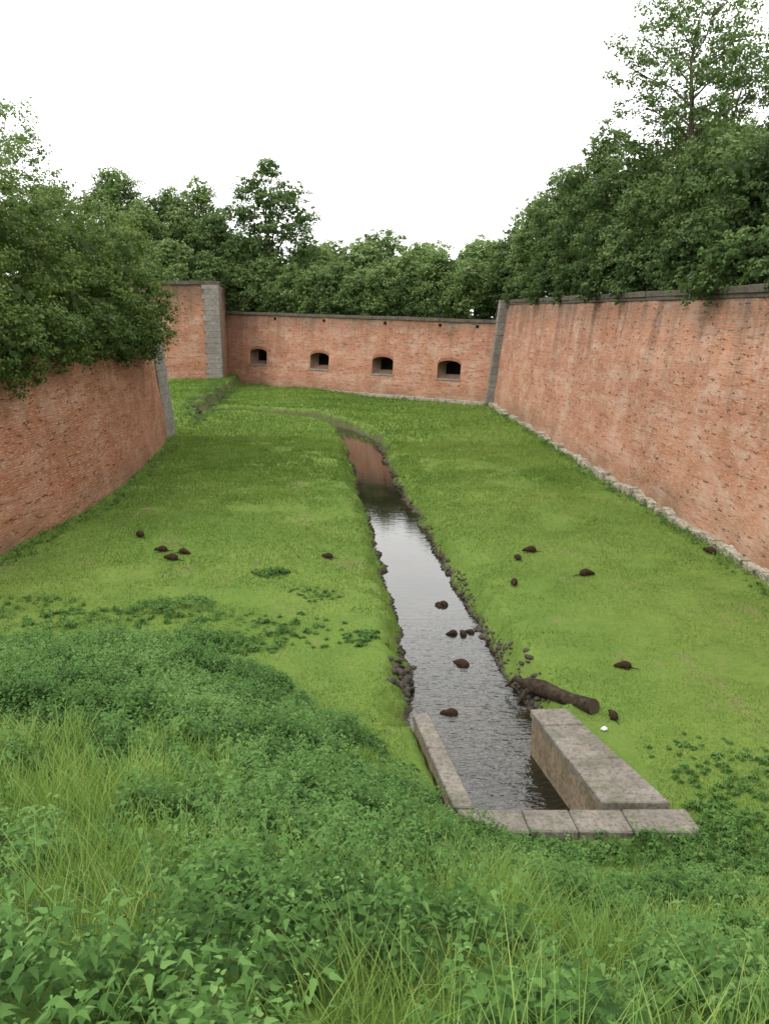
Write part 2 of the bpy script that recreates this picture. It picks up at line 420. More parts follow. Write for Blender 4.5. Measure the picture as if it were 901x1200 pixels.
def fstrip(name,z0f,z1f,d0,d1,mat,L,seed,jit=.02):
    r=random.Random(seed); s=0; items=[]
    while s<Lw-.2:
        e=min(s+L,Lw); j=r.uniform(-jit,jit)
        a,b=s+.012,e-.012
        items.append([fp(a,z0f(a),d0+j),fp(b,z0f(b),d0+j),fp(b,z0f(b),d1),fp(a,z0f(a),d1),fp(a,z1f(a)+j,d0+j),fp(b,z1f(b)+j,d0+j),fp(b,z1f(b)+j,d1),fp(a,z1f(a)+j,d1)]); s=e
    return boxes(name,items,mat,fw,.02)
fstrip('coping',lambda s:ftop(s)+.004,lambda s:ftop(s)+.27,-.14,2.0,M['coping'],1.5,2)
fstrip('plinth',lambda s:-.4,lambda s:.3,-.22,.2,M['plinth'],1.1,4,.04)
for u in (.25,.44,.655,.83,.94):
    s=Lw*u; zt=ftop(s)-.3
    boxes('drain_hole_shade',[[fp(s-.13,zt-.12,-.1),fp(s+.13,zt-.12,-.1),fp(s+.13,zt-.12,.1),fp(s-.13,zt-.12,.1),fp(s-.13,zt+.12,-.1),fp(s+.13,zt+.12,-.1),fp(s+.13,zt+.12,.1),fp(s-.13,zt+.12,.1)]],M['dark'],fw,.02)  # small black block stands for the shaded opening of a drain hole

lw=empty('brick_wall',(-12,33,0)); tag(lw,'curved dark red brick wall overgrown by a bush','wall')
LP=[(-19,3),(-16.6,9),(-14.6,15),(-13.2,20.5),(-12.43,25.02),(-11.98,28.5),(-11.8,32.1),(-11.82,36.1),(-12.1,40.5),(-12.6,45),(-13.32,49.47)]
wall('brickwork',LP,K(-.3),K(6.9),.7,1,M['brick_l'],lw,step=.5,rough=.13,seed=8)
strip('coping',LP,K(6.9),K(7.1),.6,2,1,M['coping'],lw,1.2,.03,8)
strip('plinth',LP,K(-.4),K(.22),-.12,.3,1,M['plinth'],lw,.9,.07,9,drop=.3)
pier('quoin',-13.62,49.35,0,.36,2.2,-.3,7.1,(-.6,0),M['quoin'],lw,5,1.0)

bw_=empty('brick_bastion',(-20,82,1)); tag(bw_,'tall brick bastion with pale stone corner','bastion')
BP=[(-40,80.2),(-17.0,81.99)]
wall('brickwork',BP,K(.3),K(10.4),.6,1,M['brick_b'],bw_,step=.6,seed=12)
strip('coping',[(-40,80.2),(-16.2,82.05)],K(10.4),K(10.75),.42,2.2,1,M['coping'],bw_,1.4,.03,12)
pier('quoin',-17.75,81.85,math.atan2(1.7,21.8),1.62,2.0,.3,10.4,(-.15,.5),M['quoin'],bw_,6,.88)
wall('flank',[(-16.25,83.7),(-17.2,92)],K(-.3),K(10.3),.2,1,M['brick_b'],bw_,step=.6,seed=13)

def rampart(name,poly,label):
    bm=bmesh.new(); vs=[bm.verts.new(p) for p in poly]; f=bm.faces.new(vs)
    bmesh.ops.triangulate(bm,faces=[f]); me=bpy.data.meshes.new(name); bm.to_mesh(me); bm.free(); me.materials.append(M['lawn'])
    o=bpy.data.objects.new(name,me); col.objects.link(o); tag(o,label,'terrain','structure')
rampart('terrain',[(15.6,-16,8.45),(11.0,70.5,8.45),(11,110,8.45),(120,130,8.45),(120,-16,8.45)],'grassy rampart behind the long wall')
rampart('terrain',[(-18,92,6.6),(11,71.5,6.6),(11,110,7.5),(60,240,7.5),(-60,240,7.5),(-40,100,7.5)],'grassy rampart behind the embrasure wall')
rampart('terrain',[(-40,82,10.3),(-17,83.6,10.3),(-19.3,94,10.3),(-30,130,10.3),(-90,130,10.3),(-90,82,10.3)],'grassy top of the bastion')
rampart('terrain',[(-20.5,3,6.85),(-16,14,6.85),(-13.4,25,6.85),(-12.8,34,6.85),(-13.4,42,6.85),(-14.4,49,6.85),(-14.6,50.5,6.85),(-60,60,6.85),(-60,3,6.85)],'grassy top of the curved wall')
for e in (rw,fw,lw,bw_):
    for c in list(e.children): c.location=-Vector(e.location)

# ------------------------------------------------------------------ sluice
sl=empty('stone_sluice',(2.4,12.5,.3)); tag(sl,'stone sluice channel of worn slabs around the stream','sluice')
def quad_box(p,z0,z1): return [(x,y,z0) for x,y in p]+[(x,y,z1) for x,y in p]
def lerp2(a,b,t): return (a[0]+(b[0]-a[0])*t,a[1]+(b[1]-a[1])*t)
def side(Lf,Rf,Ln,Rn,ts,z1,name,mt,ms,ov,th=.17):
    items=[]
    for t0,t1 in zip(ts[:-1],ts[1:]):
        t0+=.0015;t1-=.0015; dz=random.uniform(-.012,.012)
        items.append(quad_box([lerp2(Lf,Ln,t0),lerp2(Rf,Rn,t0),lerp2(Rf,Rn,t1),lerp2(Lf,Ln,t1)],z1-th,z1+dz))
    boxes(name,items,mt,sl,.022)
    body=[(Lf[0]+ov,Lf[1]-.01),(Rf[0]-ov,Rf[1]-.01),(Rn[0]-ov,Rn[1]+.01),(Ln[0]+ov,Ln[1]+.01)]
    boxes('channel_wall',[quad_box(body,-1.4,z1-th)],ms,sl,.01)
side((.55,14.65),(.88,14.65),(1.12,11.52),(1.45,11.52),[0,.42,1],.24,'wing_coping',M['conc'],M['concside'],.03)
side((2.88,14.65),(3.62,14.7),(3.5,11.52),(4.6,11.52),[0,.2,.58,1],.32,'wing_coping',M['conc'],M['concside'],.04)
items=[];xs=[1.5,2.2,2.95,3.8,4.85]
for a,b in zip(xs[:-1],xs[1:]):
    items.append(quad_box([(a+.006,11.5),(b-.006,11.5),(b+.04,10.92+random.uniform(-.06,.06)),(a+.05,10.94)],.0,.22+random.uniform(-.015,.015)))
items.append(quad_box([(1.15,11.5),(1.485,11.5),(1.53,11.2),(1.35,11.25)],.0,.21))
boxes('sill',items,M['conc'],sl,.022)
boxes('cross_wall',[quad_box([(1.2,11.47),(4.4,11.47),(4.4,11.0),(1.2,11.0)],-1.4,.05)],M['concside'],sl,.01)
for c in sl.children: c.location=-Vector(sl.location)

# ------------------------------------------------------------------ foliage
def leaves(C,N,size,tint):
    n=len(C); N=N/(np.linalg.norm(N,axis=1)[:,None]+1e-9)
    r=rng.normal(size=N.shape); t=np.cross(N,r); t/=np.linalg.norm(t,axis=1)[:,None]+1e-9; b=np.cross(N,t)
    a=size[:,None]*t*.6; w=size[:,None]*b*.36
    V=np.stack([C-a,C+w,C+a,C-w],1).reshape(-1,3)
    F=np.arange(4*n).reshape(-1,4)
    return V,F,np.repeat(tint,4)
def cloud(blobs,density,ls,sub=34,spread=.26,airy=0.0):
    Cs=[];Ns=[];Ts=[];Ss=[]
    zs=[b[0][2] for b in blobs]; zlo,zhi=min(zs),max(zs)+.01
    for (c,r) in blobs:
        c=np.array(c);r=np.array(r)
        m=int(sub*random.uniform(.85,1.15))
        d=rng.normal(size=(m,3)); d/=np.linalg.norm(d,axis=1)[:,None]
        rad=rng.uniform(.5,1.16,m)**.6
        sc=c+d*r*rad[:,None]
        sr=r.mean()*spread*rng.uniform(.55,1.45,m)
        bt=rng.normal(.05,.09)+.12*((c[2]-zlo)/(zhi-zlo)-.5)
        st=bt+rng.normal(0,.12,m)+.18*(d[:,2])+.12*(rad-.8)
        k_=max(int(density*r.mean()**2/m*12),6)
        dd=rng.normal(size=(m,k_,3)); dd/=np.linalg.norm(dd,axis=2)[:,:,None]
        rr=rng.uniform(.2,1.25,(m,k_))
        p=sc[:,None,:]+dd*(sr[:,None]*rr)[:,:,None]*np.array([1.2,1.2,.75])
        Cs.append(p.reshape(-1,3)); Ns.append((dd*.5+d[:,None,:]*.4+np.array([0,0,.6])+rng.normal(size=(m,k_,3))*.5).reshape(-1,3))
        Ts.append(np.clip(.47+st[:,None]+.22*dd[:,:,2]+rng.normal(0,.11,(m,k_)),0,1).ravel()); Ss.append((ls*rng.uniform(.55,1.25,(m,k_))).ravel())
        if not airy:
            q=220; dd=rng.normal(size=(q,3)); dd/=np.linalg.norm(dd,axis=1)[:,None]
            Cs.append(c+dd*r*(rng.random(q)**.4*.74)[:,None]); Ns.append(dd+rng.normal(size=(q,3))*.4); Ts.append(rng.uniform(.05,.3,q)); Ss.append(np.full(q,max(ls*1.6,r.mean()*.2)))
    return leaves(np.concatenate(Cs),np.concatenate(Ns),np.concatenate(Ss),np.concatenate(Ts))
def tubes(paths,seg=7):
    V=[];F=[]
    for pts,rad in paths:
        base=len(V); pts=[Vector(p) for p in pts]
        for j,p in enumerate(pts):
            d=(pts[min(j+1,len(pts)-1)]-pts[max(j-1,0)]).normalized()
            u=d.cross(Vector((0.3,1,0.1))).normalized(); v=d.cross(u)
            for s in range(seg):
                a=2*math.pi*s/seg; V.append(p+(u*math.cos(a)+v*math.sin(a))*rad[j])
        for j in range(len(pts)-1):
            for s in range(seg):
                F.append((base+j*seg+s,base+j*seg+(s+1)%seg,base+(j+1)*seg+(s+1)%seg,base+(j+1)*seg+s))
    return [tuple(v) for v in V],np.array(F)
def autoblobs(h,r,low,nb):
    zlo=h*low; H=h-zlo; B=[]
    for j in range(nb):
        f=(j+.5)/nb; zc=zlo+H*(.1+.72*f)
        prof=math.sqrt(max(.12,1-((f-.35)/.72)**2))
        a=j*2.4+random.uniform(-.5,.5); rr=r*.62*prof*random.uniform(.7,1.15); b=r*random.uniform(.32,.5)
        B.append(((math.cos(a)*rr,math.sin(a)*rr,zc),(b,b,b*random.uniform(.72,.95))))
    B.append(((random.uniform(-.15,.15)*r,0,h-r*.36),(r*.42,r*.42,r*.38)))
    B.append(((0,0,zlo+H*.45),(r*.62,r*.62,H*.36)))
    return B
def tree(name,x,y,z0,h,r,mat,label,cat='tree',ls=.3,dens=26,airy=0.,nb=9,low=.12,blobs=None,group=None,tr=None,sub=40,spread=.23,lf=.6):
    e=empty(name,(x,y,z0)); tag(e,label,cat,group=group)
    if blobs is None: blobs=autoblobs(h,r,low,nb)
    tr=tr or .028*h
    paths=[]; top=h*(.9 if airy else .8)
    tp=[(random.uniform(-.12,.12)*f*r,random.uniform(-.12,.12)*f*r,-.4+f*(top+.4)) for f in np.linspace(0,1,8)]
    paths.append((tp,[tr*(1.25-1.1*f) for f in np.linspace(0,1,8)]))
    for c,b in blobs:
        zb=max(.3,min(c[2]*lf,top*.9)); f=zb/top*7; i0=min(int(f),6); t_=min(f-i0,1)
        st=Vector(tp[i0]).lerp(Vector(tp[i0+1]),t_); c=Vector(c)
        kr=(1.15-zb/top)
        mid=st.lerp(c,.5)+Vector((random.uniform(-.1,.1)*r,random.uniform(-.1,.1)*r,b[2]*.15))
        paths.append(([st,mid,c],[tr*.55*kr,tr*.38*kr,tr*.15*kr]))
        if airy:
            for q in range(4):
                dv=Vector((random.uniform(-1,1)*b[0],random.uniform(-1,1)*b[1],random.uniform(-.2,.7)*b[2]))
                paths.append(([mid.lerp(c,.6),c+dv*.5,c+dv*.85],[tr*.1,tr*.06,tr*.025]))
    V,F=tubes(paths,6); mk('trunk',V,F,M['bark'],e,smooth=True)
    V,F,T=cloud(blobs,dens,ls,sub,spread,airy)
    mk('crown',V,F,mat,e,tint=T)
    return e

G1='trees on the rampart above the long wall'
R=[(11.6,74,6.8,3.1,'leafM'),(12.4,68,8.6,3.4,'leafL'),(13.4,62,9.6,3.7,'leafM'),(13.8,55.5,11.0,3.7,'leafM'),(14.4,49.5,9.0,3.8,'leafR'),
   (15.0,43.5,7.4,3.8,'leafM'),(15.2,38,7.7,3.6,'leafM'),(15.5,33.5,6.6,3.3,'leafR'),(16.2,29,6.3,3.2,'leafR')]
for (x,y,h,r,m) in R:
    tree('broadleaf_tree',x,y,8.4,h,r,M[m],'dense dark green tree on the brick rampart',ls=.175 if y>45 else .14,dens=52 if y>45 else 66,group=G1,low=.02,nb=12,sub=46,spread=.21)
for (x,y,h,r,m) in [(19.5,64,11.2,4.2,'leafR'),(20,53,11.6,4.4,'leafM'),(20.5,42,9.4,4.2,'leafM'),(20.5,35,8.0,3.8,'leafR')]:
    tree('broadleaf_tree',x,y,8.4,h,r,M[m],'dense dark green tree on the brick rampart',ls=.22,dens=30,group=G1,low=.02,nb=10,sub=32)
def airyblobs(h,r,zlo,n,top=.95,fl=.5):
    B=[]
    for j in range(n):
        f=(j+.5)/n; zc=zlo+(h*top-zlo)*f; prof=.5+.5*math.sin(math.pi*min(1,f*.8+.15))
        a=j*2.4+random.uniform(-.4,.4); b=r*random.uniform(.3,.46)
        B.append(((math.cos(a)*r*prof*.72,math.sin(a)*r*prof*.72,zc),(b*1.2,b*1.2,b*fl)))
    B.append(((0,0,h-.6),(r*.3,r*.3,r*.25)))
    return B
tree('tall_tree',15.4,44,8.4,14.8,3.8,M['leafM'],'tall airy tree with visible limbs and thin foliage',ls=.15,dens=36,airy=.15,blobs=airyblobs(14.8,4.0,7.6,18),tr=.24,spread=.25,sub=26,lf=.86)
tree('tall_tree',19.0,47,8.4,12.6,3.4,M['leafM'],'tall airy tree with thin foliage and gaps',ls=.15,dens=34,airy=.15,blobs=airyblobs(12.6,3.8,6,13),tr=.18,spread=.25,sub=26,lf=.86)
for x,y in [(13.1,27),(12.9,31),(12.6,35.5),(12.3,40.5),(12.0,46),(11.8,52),(11.5,58),(11.2,64),(10.9,69)]:
    tree('shrub',x+random.uniform(0,.5),y+random.uniform(-1,1),8.3,random.uniform(2.0,3.2),random.uniform(1.4,2.1),M[random.choice(['leafR','leafM'])],'low dark shrub overhanging the wall coping','shrub',ls=.14,dens=58,nb=6,low=-.05,tr=.06,group='shrubs along the wall coping',sub=24)

G2='trees behind the embrasure wall'
px=-17.5
j=0
while px<11:
    t=(px+16.93)/25.9; y=88.85-18.7*t+4.2+random.uniform(-.5,.6)
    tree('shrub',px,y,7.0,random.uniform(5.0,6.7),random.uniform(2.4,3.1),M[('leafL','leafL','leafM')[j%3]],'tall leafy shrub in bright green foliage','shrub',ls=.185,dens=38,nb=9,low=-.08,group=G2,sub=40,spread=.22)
    px+=2.5; j+=1
for x,y,h,r in [(-9,101,8.4,4.4),(-3,99,8.2,4.6),(3.5,96,8.0,4.4),(10,92,8,4.4),(-16,103,9.6,4.4),(-1.5,128,12.4,6.5),(6,126,10.2,6),(-9,128,10.8,6),(14,120,10.6,6),(-22,112,11,6)]:
    tree('broadleaf_tree',x,y,7.3,h,r,M['leafL'],'rounded green tree behind the brick wall',ls=.3,dens=22,nb=9,low=.02,group=G2,sub=34)
tree('tall_tree',-12.6,93.5,7.0,17.0,4.3,M['leafM'],'tall green tree with uneven open crown',ls=.22,dens=36,group=G2,tr=.35,sub=36,
     blobs=[((0,0,15.6),(1.6,1.6,1.3)),((-1.7,0,13.8),(2.2,2.1,1.5)),((2.1,.3,13.2),(2.3,2.1,1.4)),((.3,-.5,12.0),(2.5,2.3,1.6)),((-2.8,.2,11.0),(2.2,2.0,1.5)),((3.3,0,10.6),(2.3,2.1,1.6)),((0,0,9.6),(3.0,2.4,1.8)),((-2.8,0,8.0),(2.5,2.2,1.9)),((3.7,0,7.6),(2.3,2,1.8)),((.5,0,6.2),(3.4,2.7,2.3)),((-2.6,0,4.6),(2.8,2.4,2.3)),((3.2,0,4.6),(2.8,2.4,2.3)),((0,0,2),(4,2.8,2))])
G3='trees on the bastion top'
for x,y,h,r,m in [(-31,100,14.0,5.4,'leafL'),(-25.4,102,11.8,4.8,'leafM'),(-21.8,99,12.4,4.6,'leafL'),(-38,98,12,5,'leafM'),(-19.5,96,8.5,3.8,'leafM'),(-27,93,9,4.4,'leafL'),(-33,90,7,4,'leafM'),(-22.5,89,5.0,3.0,'leafL'),(-18.6,89,3.8,2.3,'leafM'),(-27,86.5,4.4,3,'leafM'),(-18.3,85.3,1.6,1.2,'leafM'),(-21,85.2,2.2,1.8,'leafL'),(-24,85,2.4,1.8,'leafM')]:
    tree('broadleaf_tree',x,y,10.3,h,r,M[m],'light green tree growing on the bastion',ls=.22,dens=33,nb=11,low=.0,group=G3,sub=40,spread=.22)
tree('evergreen_bush',-14.6,36,6.9,5,4,M['leafB'],'large dense dark bush hanging over the curved wall','bush',ls=.125,dens=100,sub=90,spread=.17,tr=.18,
     blobs=[((.6,6.2,2.8),(3.1,3.2,3.0)),((2.1,6.8,1.0),(1.7,2.2,2.1)),((-.7,1.8,3.4),(3.2,3.2,3.1)),((-1.0,-2.8,4.0),(3.0,3.2,3.2)),((1.0,-2.5,1.4),(1.9,2.6,2.1)),
            ((1.6,-6.6,.8),(1.5,2.2,2.3)),((1.6,2.2,1.0),(2.1,2.8,2.1)),((-.8,-7,4.0),(2.6,2.6,2.9)),
            ((2.3,-8.6,-.2),(1.0,1.7,1.4)),((2.6,-4.6,0),(1.0,1.9,1.2)),((2.7,-.8,.2),(1.1,2.1,1.2)),((2.6,3.2,0),(1.2,2,1.4)),((2.0,8.0,0),(1.4,2.0,1.6)),((1.2,-10.5,.8),(1.5,2,2.4)),((.5,-9.5,2.6),(1.8,2.2,2.2))])
tree('broadleaf_tree',-20.5,45,6.9,11.2,3.6,M['leafL'],'thin light green tree behind the bush',ls=.16,dens=34,airy=.12,blobs=airyblobs(11.2,3.6,3,14,fl=.7),spread=.28,sub=28,tr=.15,lf=.75)

# ------------------------------------------------------------------ nettles / grass
def sample(n,y0,y1,pw=1.0,wide=.6):
    y=y0+(y1-y0)*rng.random(n)**pw; x=(rng.random(n)*2-1)*(wide*y+.8); return x,y
LV1=np.array([[0,0,0],[.38,.25,.05],[1,0,-.22],[.38,-.25,.05],[.5,0,-.02]])
LF1=np.array([[0,4,1],[0,3,4],[1,4,2],[4,3,2]])
LV2=np.array([[0,0,0],[.1,.18,.04],[.26,.27,.05],[.36,.2,.04],[.6,.15,-.03],[1.05,0,-.3],[.6,-.15,-.03],[.36,-.2,.04],[.26,-.27,.05],[.1,-.18,.04],[.32,0,-.03],[.66,0,-.1]])
LF2=np.array([[0,10,1],[1,10,2],[2,10,3],[3,10,11],[3,11,4],[4,11,5],[5,11,6],[6,11,7],[7,11,10],[7,10,8],[8,10,9],[9,10,0]])
def nettles(name,x,y,h,ls,label,cat,mat,levels=5,per=4,spreadf=.22,fine=False):
    n=len(x); z=g(x,y)
    LV,LF=(LV2,LF2) if fine else (LV1,LF1); q_=len(LV)
    Vs=[];Ts=[]
    base=rng.random(n)*6.28; lx=rng.normal(0,.2,n); ly=rng.normal(-.05,.2,n); pt=fbm(x,y,.9,3,9)*1.1-.1+rng.normal(0,.14,n)
    sz=rng.uniform(.7,1.25,n)
    for l in range(levels):
        f=(l+.6)/levels
        for q in range(per):
            a=base+l*1.1+q*2*math.pi/per+rng.normal(0,.35,n)
            s=ls*sz*(1.2-.6*f)*rng.uniform(.6,1.35,n)*(1 if l<levels-1 else .6)
            cx=x+lx*h*f*1.2; cy=y+ly*h*f*1.2; cz=z+h*(.2+.8*f)+rng.normal(0,.015,n)
            out=spreadf*h*(1-f)*rng.random(n)
            ca,sa=np.cos(a),np.sin(a); dr=rng.uniform(-.35,.6,n)*-1
            rl=rng.normal(0,.4,n)
            P=LV[None,:,:]*s[:,None,None]
            P1=P[:,:,1]
            px=cx[:,None]+ca[:,None]*(P[:,:,0]+out[:,None])-sa[:,None]*P1
            py=cy[:,None]+sa[:,None]*(P[:,:,0]+out[:,None])+ca[:,None]*P1
            pz=cz[:,None]+P[:,:,2]+P[:,:,0]*dr[:,None]+P1*rl[:,None]
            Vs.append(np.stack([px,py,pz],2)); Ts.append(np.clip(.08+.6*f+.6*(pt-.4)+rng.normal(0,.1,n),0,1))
    V=np.concatenate(Vs).reshape(-1,3); T=np.repeat(np.concatenate(Ts),q_); m=len(V)//q_
    F=(np.arange(m)[:,None,None]*q_+LF[None]).reshape(-1,3)
    return tag(mk(name,V,F,mat,tint=T),label,cat,'stuff')
def blades(name,x,y,h,w,label,cat,mat,bend=.5,tb=None):
    n=len(x); z=g(x,y); a=rng.random(n)*6.28; b=h*bend*rng.uniform(.2,1.2,n); ca,sa=np.cos(a),np.sin(a)
    a2=a+1.57+rng.normal(0,.5,n); wx,wy=np.cos(a2)*w/2,np.sin(a2)*w/2
    rows=[]
    for f,wf in ((0,1),(.4,.85),(.75,.5)):
        cx=x+ca*b*f*f; cy=y+sa*b*f*f; cz=z-.02+h*f*(1-.12*f)
        rows+= [np.stack([cx-wx*wf,cy-wy*wf,cz],1),np.stack([cx+wx*wf,cy+wy*wf,cz],1)]
    rows.append(np.stack([x+ca*b,y+sa*b,z+h*.86],1))
    V=np.stack(rows,1).reshape(-1,3); o=np.arange(n)[:,None]*7
    F4=np.concatenate([o+np.array([0,1,3,2]),o+np.array([2,3,5,4])]); F3=o+np.array([4,5,6])
    if tb is None: tb=fbm(x,y,.8,3,5)
    T=np.clip(tb+rng.normal(0,.14,n),0,1)
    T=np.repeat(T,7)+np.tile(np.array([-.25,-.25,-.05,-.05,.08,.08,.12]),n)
    return tag(mk(name,V,[F4,F3],mat,tint=np.clip(T,0,1)),label,cat,'stuff')
def tris(name,x,y,h,w,label,cat,mat,tb):
    n=len(x); z=g(x,y); a=rng.random(n)*6.28; a2=rng.random(n)*6.28; b=h*rng.uniform(.2,1.1,n)
    wx,wy=np.cos(a2)*w/2,np.sin(a2)*w/2
    V=np.stack([np.stack([x-wx,y-wy,z-.01],1),np.stack([x+wx,y+wy,z-.01],1),np.stack([x+np.cos(a)*b,y+np.sin(a)*b,z+h],1)],1).reshape(-1,3)
    T=np.clip(tb+rng.normal(0,.14,n),0,1); T=np.repeat(T,3)+np.tile(np.array([-.12,-.12,.1]),n)
    return tag(mk(name,V,np.arange(3*n).reshape(-1,3),mat,tint=np.clip(T,0,1)),label,cat,'stuff')

def nmask(x,y):
    n=fbm(x,y,.9,4,6)+.5*(fbm(x,y,2.4,2,7)-.5)
    n=n+.12*ss((-x)/2)*ss((y-8)/3)
    n=n-.3*np.exp(-((x+.43*y)/(.12*y+.1))**2)*ss((y-2.5)/.6)*ss((8.5-y)/2)
    n=n+.1*np.exp(-((x-.2+.25*(y-7))**2/2.5+(y-7)**2/14))
    n=n-.2*ss((3.3-y)/.6)*ss((x+.6)/.5)
    n=n+.1*np.exp(-((x+1.3)**2/.4+(y-2.4)**2/.25))
    n=n-.08*ss((x-2.2)/1.0)*ss((y-5)/2)
    return n
foot=lambda x:np.interp(x,FX,FY)
sl_ex=lambda x,y:~((x>.9)&(x<4.95)&(y>10.86)&(y<14.75))
x,y=sample(33000,1.4,19.5,.6)
d=chan(x,y); f=foot(x); m=nmask(x,y)
edge=(f+.3+(fbm(x,y,.8,3,8)-.5)*4.2)-y
keep=(m>.45)&(edge>0)&(d>.45)&sl_ex(x,y)&(rng.random(len(x))<.88*(.45+.55*ss(edge/1.5)))
x1,y1=x[keep],y[keep]; h1=(.16+.36*ss((m[keep]-.45)/.14))*rng.uniform(.55,1.3,keep.sum())
h1=h1*np.where(x1>2.2,.65,1)*(.35+.65*ss(edge[keep]/2))
nr=y1<6
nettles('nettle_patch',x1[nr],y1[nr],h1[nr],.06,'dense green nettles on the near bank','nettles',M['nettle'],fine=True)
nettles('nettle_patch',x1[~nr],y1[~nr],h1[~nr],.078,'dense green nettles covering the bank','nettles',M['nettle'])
keep=(m<=.47)&(edge>-.5)&(d>.4)&sl_ex(x,y)&(rng.random(len(x))<.5)
nettles('ground_cover',x[keep],y[keep],rng.uniform(.06,.16,keep.sum()),.045,'low leafy weeds between the grass','weeds',M['nettle'],levels=2,per=4,spreadf=.9)
px=[];py=[];ph=[]
for cx,cy,r,nn,hh in [(-3.42,23.7,.5,60,.22),(-5.7,20.4,.9,120,.4),(-.5,19.0,.45,40,.2),(4.0,10.6,.9,180,.45),(5.2,11.0,.9,140,.35),(-2.0,22,.6,30,.12),(-2.4,19.4,1.2,60,.15),(5.6,12.9,1.4,90,.1),(7,12.3,1.4,140,.18),(4.2,13.9,.25,30,.25),(-7.5,19.3,1.2,130,.3),(-9.8,19.9,1.5,130,.3),(-4,18.9,1.4,120,.3),(.2,10.9,.9,80,.3),(1.4,10.7,.6,160,.5),(2.1,10.6,.5,130,.45),(2.9,10.5,.5,60,.3),(.3,12.8,.5,60,.2),(4.9,10.9,.5,60,.3)]:
    a=rng.random(nn)*6.28; r_=r*np.sqrt(rng.random(nn)); px.append(cx+np.cos(a)*r_*1.3); py.append(cy+np.sin(a)*r_); ph.append(hh*rng.uniform(.5,1.1,nn)*(1.1-.6*r_/r))
px=np.concatenate(px);py=np.concatenate(py);ph=np.concatenate(ph)
kk=(chan(px,py)>.4)&sl_ex(px,py)
nettles('weed_clumps',px[kk],py[kk],ph[kk],.085,'small clumps of weeds on the lawn','weeds',M['nettle'],levels=4)
wx=[];wy_=[];wh=[]
P=resample(LP,.1)
for q in P:
    if q[1]>17 and random.random()<fbm(q[0],q[1],.4,3,2)*1.4:
        wx.append(q[0]+random.uniform(.1,.9));wy_.append(q[1]+random.uniform(-.1,.1));wh.append(random.uniform(.1,.45))
P=resample(RP,.1)
for q in P:
    if q[1]>18 and random.random()<.75*fbm(q[0],q[1],.5,3,2)*1.5:
        wx.append(q[0]-random.uniform(.15,.85));wy_.append(q[1]);wh.append(random.uniform(.1,.5))
P=resample([(-13.3,56),(-13.7,60.5),(-14,66),(-14.4,71),(-14.8,79)],.05)
for q in P: wx.append(q[0]+random.uniform(-1.3,.5));wy_.append(q[1]);wh.append(random.uniform(.1,.5))
P=resample([tuple(A0),tuple(B0)],.15)
for q in P: wx.append(q[0]-.3);wy_.append(q[1]-random.uniform(.3,.8));wh.append(random.uniform(.1,.5))
nettles('wall_weeds',np.array(wx),np.array(wy_),np.array(wh),.11,'weeds growing along the foot of the walls','weeds',M['nettle'],levels=3)

x,y=sample(70000,1.4,13,.65)
m=nmask(x,y); d=chan(x,y); f=foot(x)
keep=(rng.random(len(x))<np.clip(.2+(.48-m)*7,.14,1))&(y<f+.2)&(d>.4)&sl_ex(x,y)
x,y=x[keep],y[keep]
lush=ss((.48-nmask(x,y))/.1)
h=(.22+.17*lush)*rng.uniform(.45,1.35,len(x))*np.where(x>2.2,.7,1)*np.where(y>9,.6,1)
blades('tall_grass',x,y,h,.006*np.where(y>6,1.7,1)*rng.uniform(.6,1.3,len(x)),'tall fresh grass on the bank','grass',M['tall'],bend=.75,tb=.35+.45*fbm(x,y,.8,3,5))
n=300000
y=11+ (50-11)*rng.random(n)**1.15; x=(rng.random(n)*2-1)*np.minimum(.53*y+.3,14)
d=chan(x,y); keep=(d>.12)&(x<12.4)&(x>-13.2)&(y>foot(x)-1.2)&~((x>.45)&(x<4.75)&(y<14.75))
x,y=x[keep],y[keep]; sc=np.clip(y/18,1,2.4)
def lawn_t(x,y): return .06+.7*fbm(x,y,.22,4,11)+.4*(fbm(x,y,1.1,3,12)-.5)+.16*ss((x-1)/5)
bare=fbm(x,y,.5,4,21)
keep=(rng.random(len(x))<np.clip(1.2-(bare-.56)*8,.2,1)); x,y,sc=x[keep],y[keep],sc[keep]
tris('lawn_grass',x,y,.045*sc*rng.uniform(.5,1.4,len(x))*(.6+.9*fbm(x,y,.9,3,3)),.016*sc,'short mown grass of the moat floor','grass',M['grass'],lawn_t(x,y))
n=80000
y=48+(40)*rng.random(n); x=(rng.random(n)*2-1)*18+(-3)
d=chan(x,y); keep=(d>.15)&(x<10.5)&(y<88.5-(x+16.9)*.72)&~((x<-13.3)&(y<51))
x,y=x[keep],y[keep]
tris('lawn_grass',x,y,.14*rng.uniform(.5,1.5,len(x)),.06,'longer grass near the far wall','grass',M['grass'],lawn_t(x,y))
x,y=sample(60,2.6,7,1); keep=(x<.3); x,y=x[keep],y[keep]
blades('dry_stalks',x,y,rng.uniform(.45,.75,len(x)),np.full(len(x),.008),'pale dry seed stalks among the nettles','grass',M['straw'],bend=.35)

